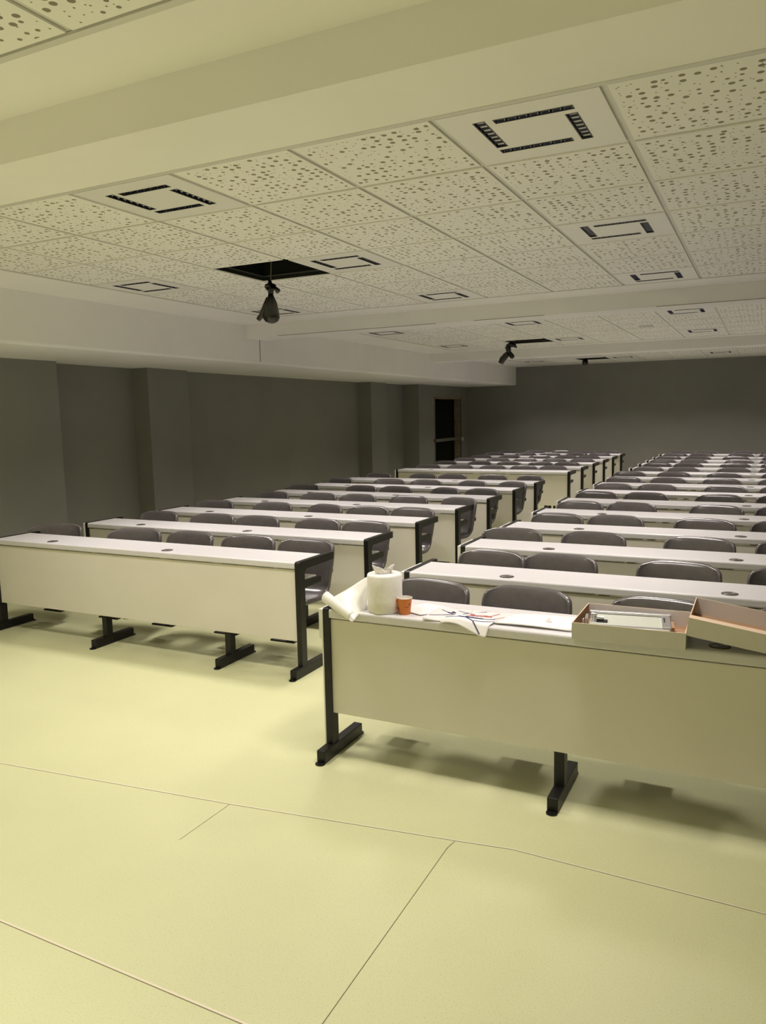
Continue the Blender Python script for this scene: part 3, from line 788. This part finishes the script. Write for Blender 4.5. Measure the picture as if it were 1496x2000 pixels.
fB = draw_surf([(-1.275, 3.094, DZT+0.013), (-1.055, 3.066, DZT+0.014), (-1.030, 3.20, DZT+0.011), (-1.235, 3.235, DZT+0.011)],
               lambda a, b_: (0.016*math.sin(a*math.pi*1.5+0.1)+0.002)*(1-b_)**1.5)
s2 = surf_obj('marker_drawing', fB, m_paper); tag(s2, 'white paper with crossed blue marker strokes drooping over the front desk edge', 'drawing')
bm = bmesh.new()
for pts, wd in (([(0.02, 0.30), (0.25, 0.56), (0.45, 0.62), (0.75, 0.80), (0.95, 0.92)], 0.0042), ([(0.30, 0.80), (0.40, 0.55), (0.62, 0.36), (0.86, 0.05)], 0.0055), ([(0.62, 0.40), (0.80, 0.55), (1.0, 0.72)], 0.004),
                ([(0.18, 0.62), (0.30, 0.60), (0.40, 0.66), (0.33, 0.72), (0.50, 0.70)], 0.007), ([(0.46, 0.72), (0.60, 0.74), (0.70, 0.80)], 0.007)):
    stroke(bm, fB, pts, wd)
obj('marker_stroke', bm, m_ink, s2)
# stack of white sheets up to the carton
sheet('paper_sheet', [(-1.035, 3.155, z1+0.004), (-0.700, 3.158, z1+0.006), (-0.690, 3.385, z1+0.004), (-1.000, 3.330, z1+0.004)], m_paper,
      'wide blank white paper lying between the drawings and the open carton', 'paper', thick=0.005, wave=lambda a, b_: (0, 0, 0.003*math.sin(4*a)))
bm = bmesh.new(); vv = [bm.verts.new(p) for p in ((-0.83, 3.235, z1+0.013), (-0.798, 3.235, z1+0.013), (-0.812, 3.262, z1+0.013), (-0.815, 3.243, z1+0.031))]
for f_ in ((0, 1, 3), (1, 2, 3), (2, 0, 3), (0, 2, 1)): bm.faces.new([vv[i] for i in f_])
tag(obj('paper_scrap', bm, m_paper), 'tiny folded white scrap standing on the wide blank paper', 'paper scrap')

# cartons
def tray(name, label, L_, D_, H_, mtx, th=0.004, tf=0.004):
    t = thing(name, label, 'cardboard box'); t.matrix_world = mtx
    def wall(nm, x0, x1, y0, y1, z0, z1, inner):
        bm = bmesh.new(); box(bm, x0, x1, y0, y1, z0, z1)
        for f in bm.faces:
            c_ = f.calc_center_median(); nn = f.normal
            bm.normal_update(); nn = f.normal
            if nn.z > 0.9: f.material_index = 2 if nm != 'bottom' else 1
            elif (inner == 'y+' and nn.y > 0.9) or (inner == 'y-' and nn.y < -0.9) or (inner == 'x+' and nn.x > 0.9) or (inner == 'x-' and nn.x < -0.9): f.material_index = 1 if inner[0] == 'x' else 3
        obj(nm, bm, [m_card_out, m_card_in, m_card_edge, m_card_white], t)
    wall('front_wall', 0, L_, 0, tf, 0, H_, 'y+'); wall('back_wall', 0, L_, D_-th, D_, 0, H_, 'y-')
    wall('side_wall', 0, th, tf, D_-th, 0, H_, 'x+'); wall('side_wall', L_-th, L_, tf, D_-th, 0, H_, 'x-')
    wall('bottom', th, L_-th, tf, D_-th, 0, th, 'none')
    return t
t = tray('carton', 'open shallow white carton holding metal parts on the front right desk', 0.435, 0.345, 0.070,
         Matrix.Translation((-0.677, 3.066, DZT+0.0005)) @ Matrix.Rotation(R(0.6), 4, 'Z'))
bm = bmesh.new(); box(bm, 0.028, 0.0305, 0.08, 0.10, 0.004, 0.066); obj('paper_tab', bm, m_paper, t)
bm = bmesh.new()
box(bm, 0.370, 0.40, 0.10, 0.20, 0.004, 0.045, mtx=Matrix.Rotation(R(8), 4, 'Z')); box(bm, 0.355, 0.42, 0.06, 0.10, 0.004, 0.022)
obj('card_insert', bm, m_card_in, t)
# metal arm with glass lying inside
t = thing('metal_bracket', 'silver metal bracket with frosted glass panel lying inside the open carton', 'bracket', (-0.645, 3.095, DZT+0.0055), R(8))
bm = bmesh.new()
mt = Matrix.Rotation(R(-4), 4, 'Y')
box(bm, 0.03, 0.33, 0.06, 0.23, 0.036, 0.041)
obj('glass_panel', bm, m_glass, t)
bm = bmesh.new()
box(bm, 0.02, 0.355, 0.235, 0.262, 0.030, 0.052, bevel=0.003); box(bm, 0.02, 0.345, 0.020, 0.055, 0.026, 0.044, bevel=0.004)
box(bm, 0.315, 0.350, 0.04, 0.25, 0.036, 0.050, bevel=0.003)
obj('side_rail', bm, m_alu, t)
bm = bmesh.new()
box(bm, 0.035, 0.050, 0.10, 0.118, 0.0, 0.078, bevel=0.002); box(bm, 0.030, 0.058, 0.095, 0.122, 0.066, 0.076, bevel=0.002)
box(bm, 0.010, 0.020, 0.07, 0.15, 0.0, 0.060); tube(bm, [(0.05, 0.11, 0.055), (0.085, 0.115, 0.052)], 0.008, 10); box(bm, 0.0, 0.07, 0.03, 0.16, 0.0, 0.006)
obj('hinge', bm, m_alu, t)
bm = bmesh.new(); box(bm, 0.322, 0.328, 0.12, 0.19, 0.0502, 0.0512); box(bm, 0.055, 0.10, 0.09, 0.125, 0.042, 0.046)
obj('slot', bm, m_black, t)
# second tray leaning on the first, sliding down to the right
Mt = Matrix.Translation((-0.243, 3.075, DZT+0.062)) @ Matrix.Rotation(R(8.0), 4, 'Y') @ Matrix.Rotation(R(1.0), 4, 'X')
tray('carton', 'second open carton tilted down to the right, propped on the first carton', 0.44, 0.33, 0.072, Mt, tf=0.045)

# ------------------------------------------------------------------ bundles hanging from the openings
def bundle(loc, s, label, cab, lean=0.0, tail=True):
    t = thing('hanging_bundle', label, 'bundle', loc)
    bm = bmesh.new()      # crumpled bag body: lathe with folds
    rings = []
    prof = [(0.012, 0.0), (0.020, -0.03), (0.030, -0.055), (0.040, -0.085), (0.048, -0.12), (0.055, -0.155), (0.056, -0.185), (0.045, -0.210), (0.020, -0.222), (0.002, -0.225)]
    for i, (r_, z) in enumerate(prof):
        ring = []
        for k in range(28):
            a = 2*math.pi*k/28
            fold = 1+0.16*math.sin(5*a+z*20)*(1-i/10)+0.07*math.sin(11*a-z*35)
            ring.append(bm.verts.new((s*(r_*fold*math.cos(a)+0.16*(-z)*lean), s*r_*fold*math.sin(a), s*z)))
        rings.append(ring)
    for i in range(len(rings)-1):
        for k in range(28): bm.faces.new((rings[i][k], rings[i][(k+1) % 28], rings[i+1][(k+1) % 28], rings[i+1][k]))
    bm.faces.new(rings[0]); bm.faces.new(rings[-1][::-1])
    obj('bag', bm, m_bag, t, smooth=True)
    bm = bmesh.new()      # knot: intertwined lumps
    tube(bm, [(s*0.030*math.cos(a), s*0.022*math.sin(2*a), s*(0.030+0.022*math.sin(a))) for a in [2*math.pi*k/16 for k in range(17)]], s*0.013, 8, cap=False)
    tube(bm, [(0.0, 0.0, -0.01*s), (0.004*s, 0.003*s, 0.03*s), (-0.006*s, 0, 0.085*s)], [s*0.022, s*0.020, s*0.012], 9)
    tube(bm, [(0.01*s, 0, 0.03*s), (0.045*s, 0.0, 0.020*s), (0.068*s, 0.0, 0.000)], [s*0.010, s*0.014, s*0.020], 9)
    obj('knot', bm, m_bag, t, smooth=True)
    if tail:
        bm = bmesh.new()
        tube(bm, [(-0.018*s, 0, -0.04*s), (-0.045*s, -0.01*s, -0.10*s), (-0.085*s, -0.01*s, -0.165*s), (-0.112*s, -0.01*s, -0.190*s)], [s*0.020, s*0.022, s*0.020, s*0.018], 9)
        obj('bag_tail', bm, m_bag, t, smooth=True)
    bm = bmesh.new(); tube(bm, [(0, 0, 0.05*s), (0.010*s, 0.01, cab*0.5), (-0.004, 0.0, cab)], 0.0045, 8)
    obj('cable', bm, m_cable, t, smooth=True)
bundle((-3.215, 4.72, 2.565), 0.98, 'dark crumpled bag hanging on a cable from the nearest square ceiling opening', 0.45)
t2 = None
def bundle2():
    t = thing('hanging_bundle', 'black drooping bundle hanging below the second ceiling opening', 'bundle', (-3.50, 11.40, 2.60))
    bm = bmesh.new()
    tube(bm, [(-0.035, 0, 0.055), (0.03, 0, 0.078), (0.085, 0, 0.060), (0.120, 0, 0.025)], [0.028, 0.040, 0.030, 0.008], 12)
    tube(bm, [(-0.02, 0, 0.055), (-0.01, 0, 0.01), (0.0, 0, -0.04)], [0.045, 0.040, 0.030], 12); obj('knot', bm, m_bag, t, smooth=True)
    bm = bmesh.new()
    tube(bm, [(0.0, 0, -0.03), (-0.05, 0, -0.08), (-0.105, 0, -0.14), (-0.13, 0, -0.195)], [0.028, 0.046, 0.050, 0.040], 12); obj('bag', bm, m_bag, t, smooth=True)
    bm = bmesh.new(); tube(bm, [(0.0, 0, -0.03), (0.035, 0, -0.08), (0.055, 0, -0.115), (0.06, 0, -0.13)], [0.022, 0.036, 0.036, 0.014], 12); obj('bag_tail', bm, m_bag, t, smooth=True)
    bm = bmesh.new(); tube(bm, [(0, 0, 0.07), (0, 0, 0.2)], 0.005, 8); obj('cable', bm, m_cable, t)
bundle2()
t = thing('hanging_bundle', 'small black bundle tucked under the farthest ceiling opening', 'bundle', (-3.36, 16.2, 2.60))
bm = bmesh.new(); tube(bm, [(0, 0, -0.01), (0, 0, 0.01), (0, 0, 0.05), (0, 0, 0.10), (0, 0, 0.14)], [0.03, 0.06, 0.062, 0.05, 0.03], 14); obj('bag', bm, m_bag, t, smooth=True)
bm = bmesh.new(); tube(bm, [(0, 0, 0.12), (0, 0, 0.30)], 0.02, 10); obj('cable', bm, m_cable, t)
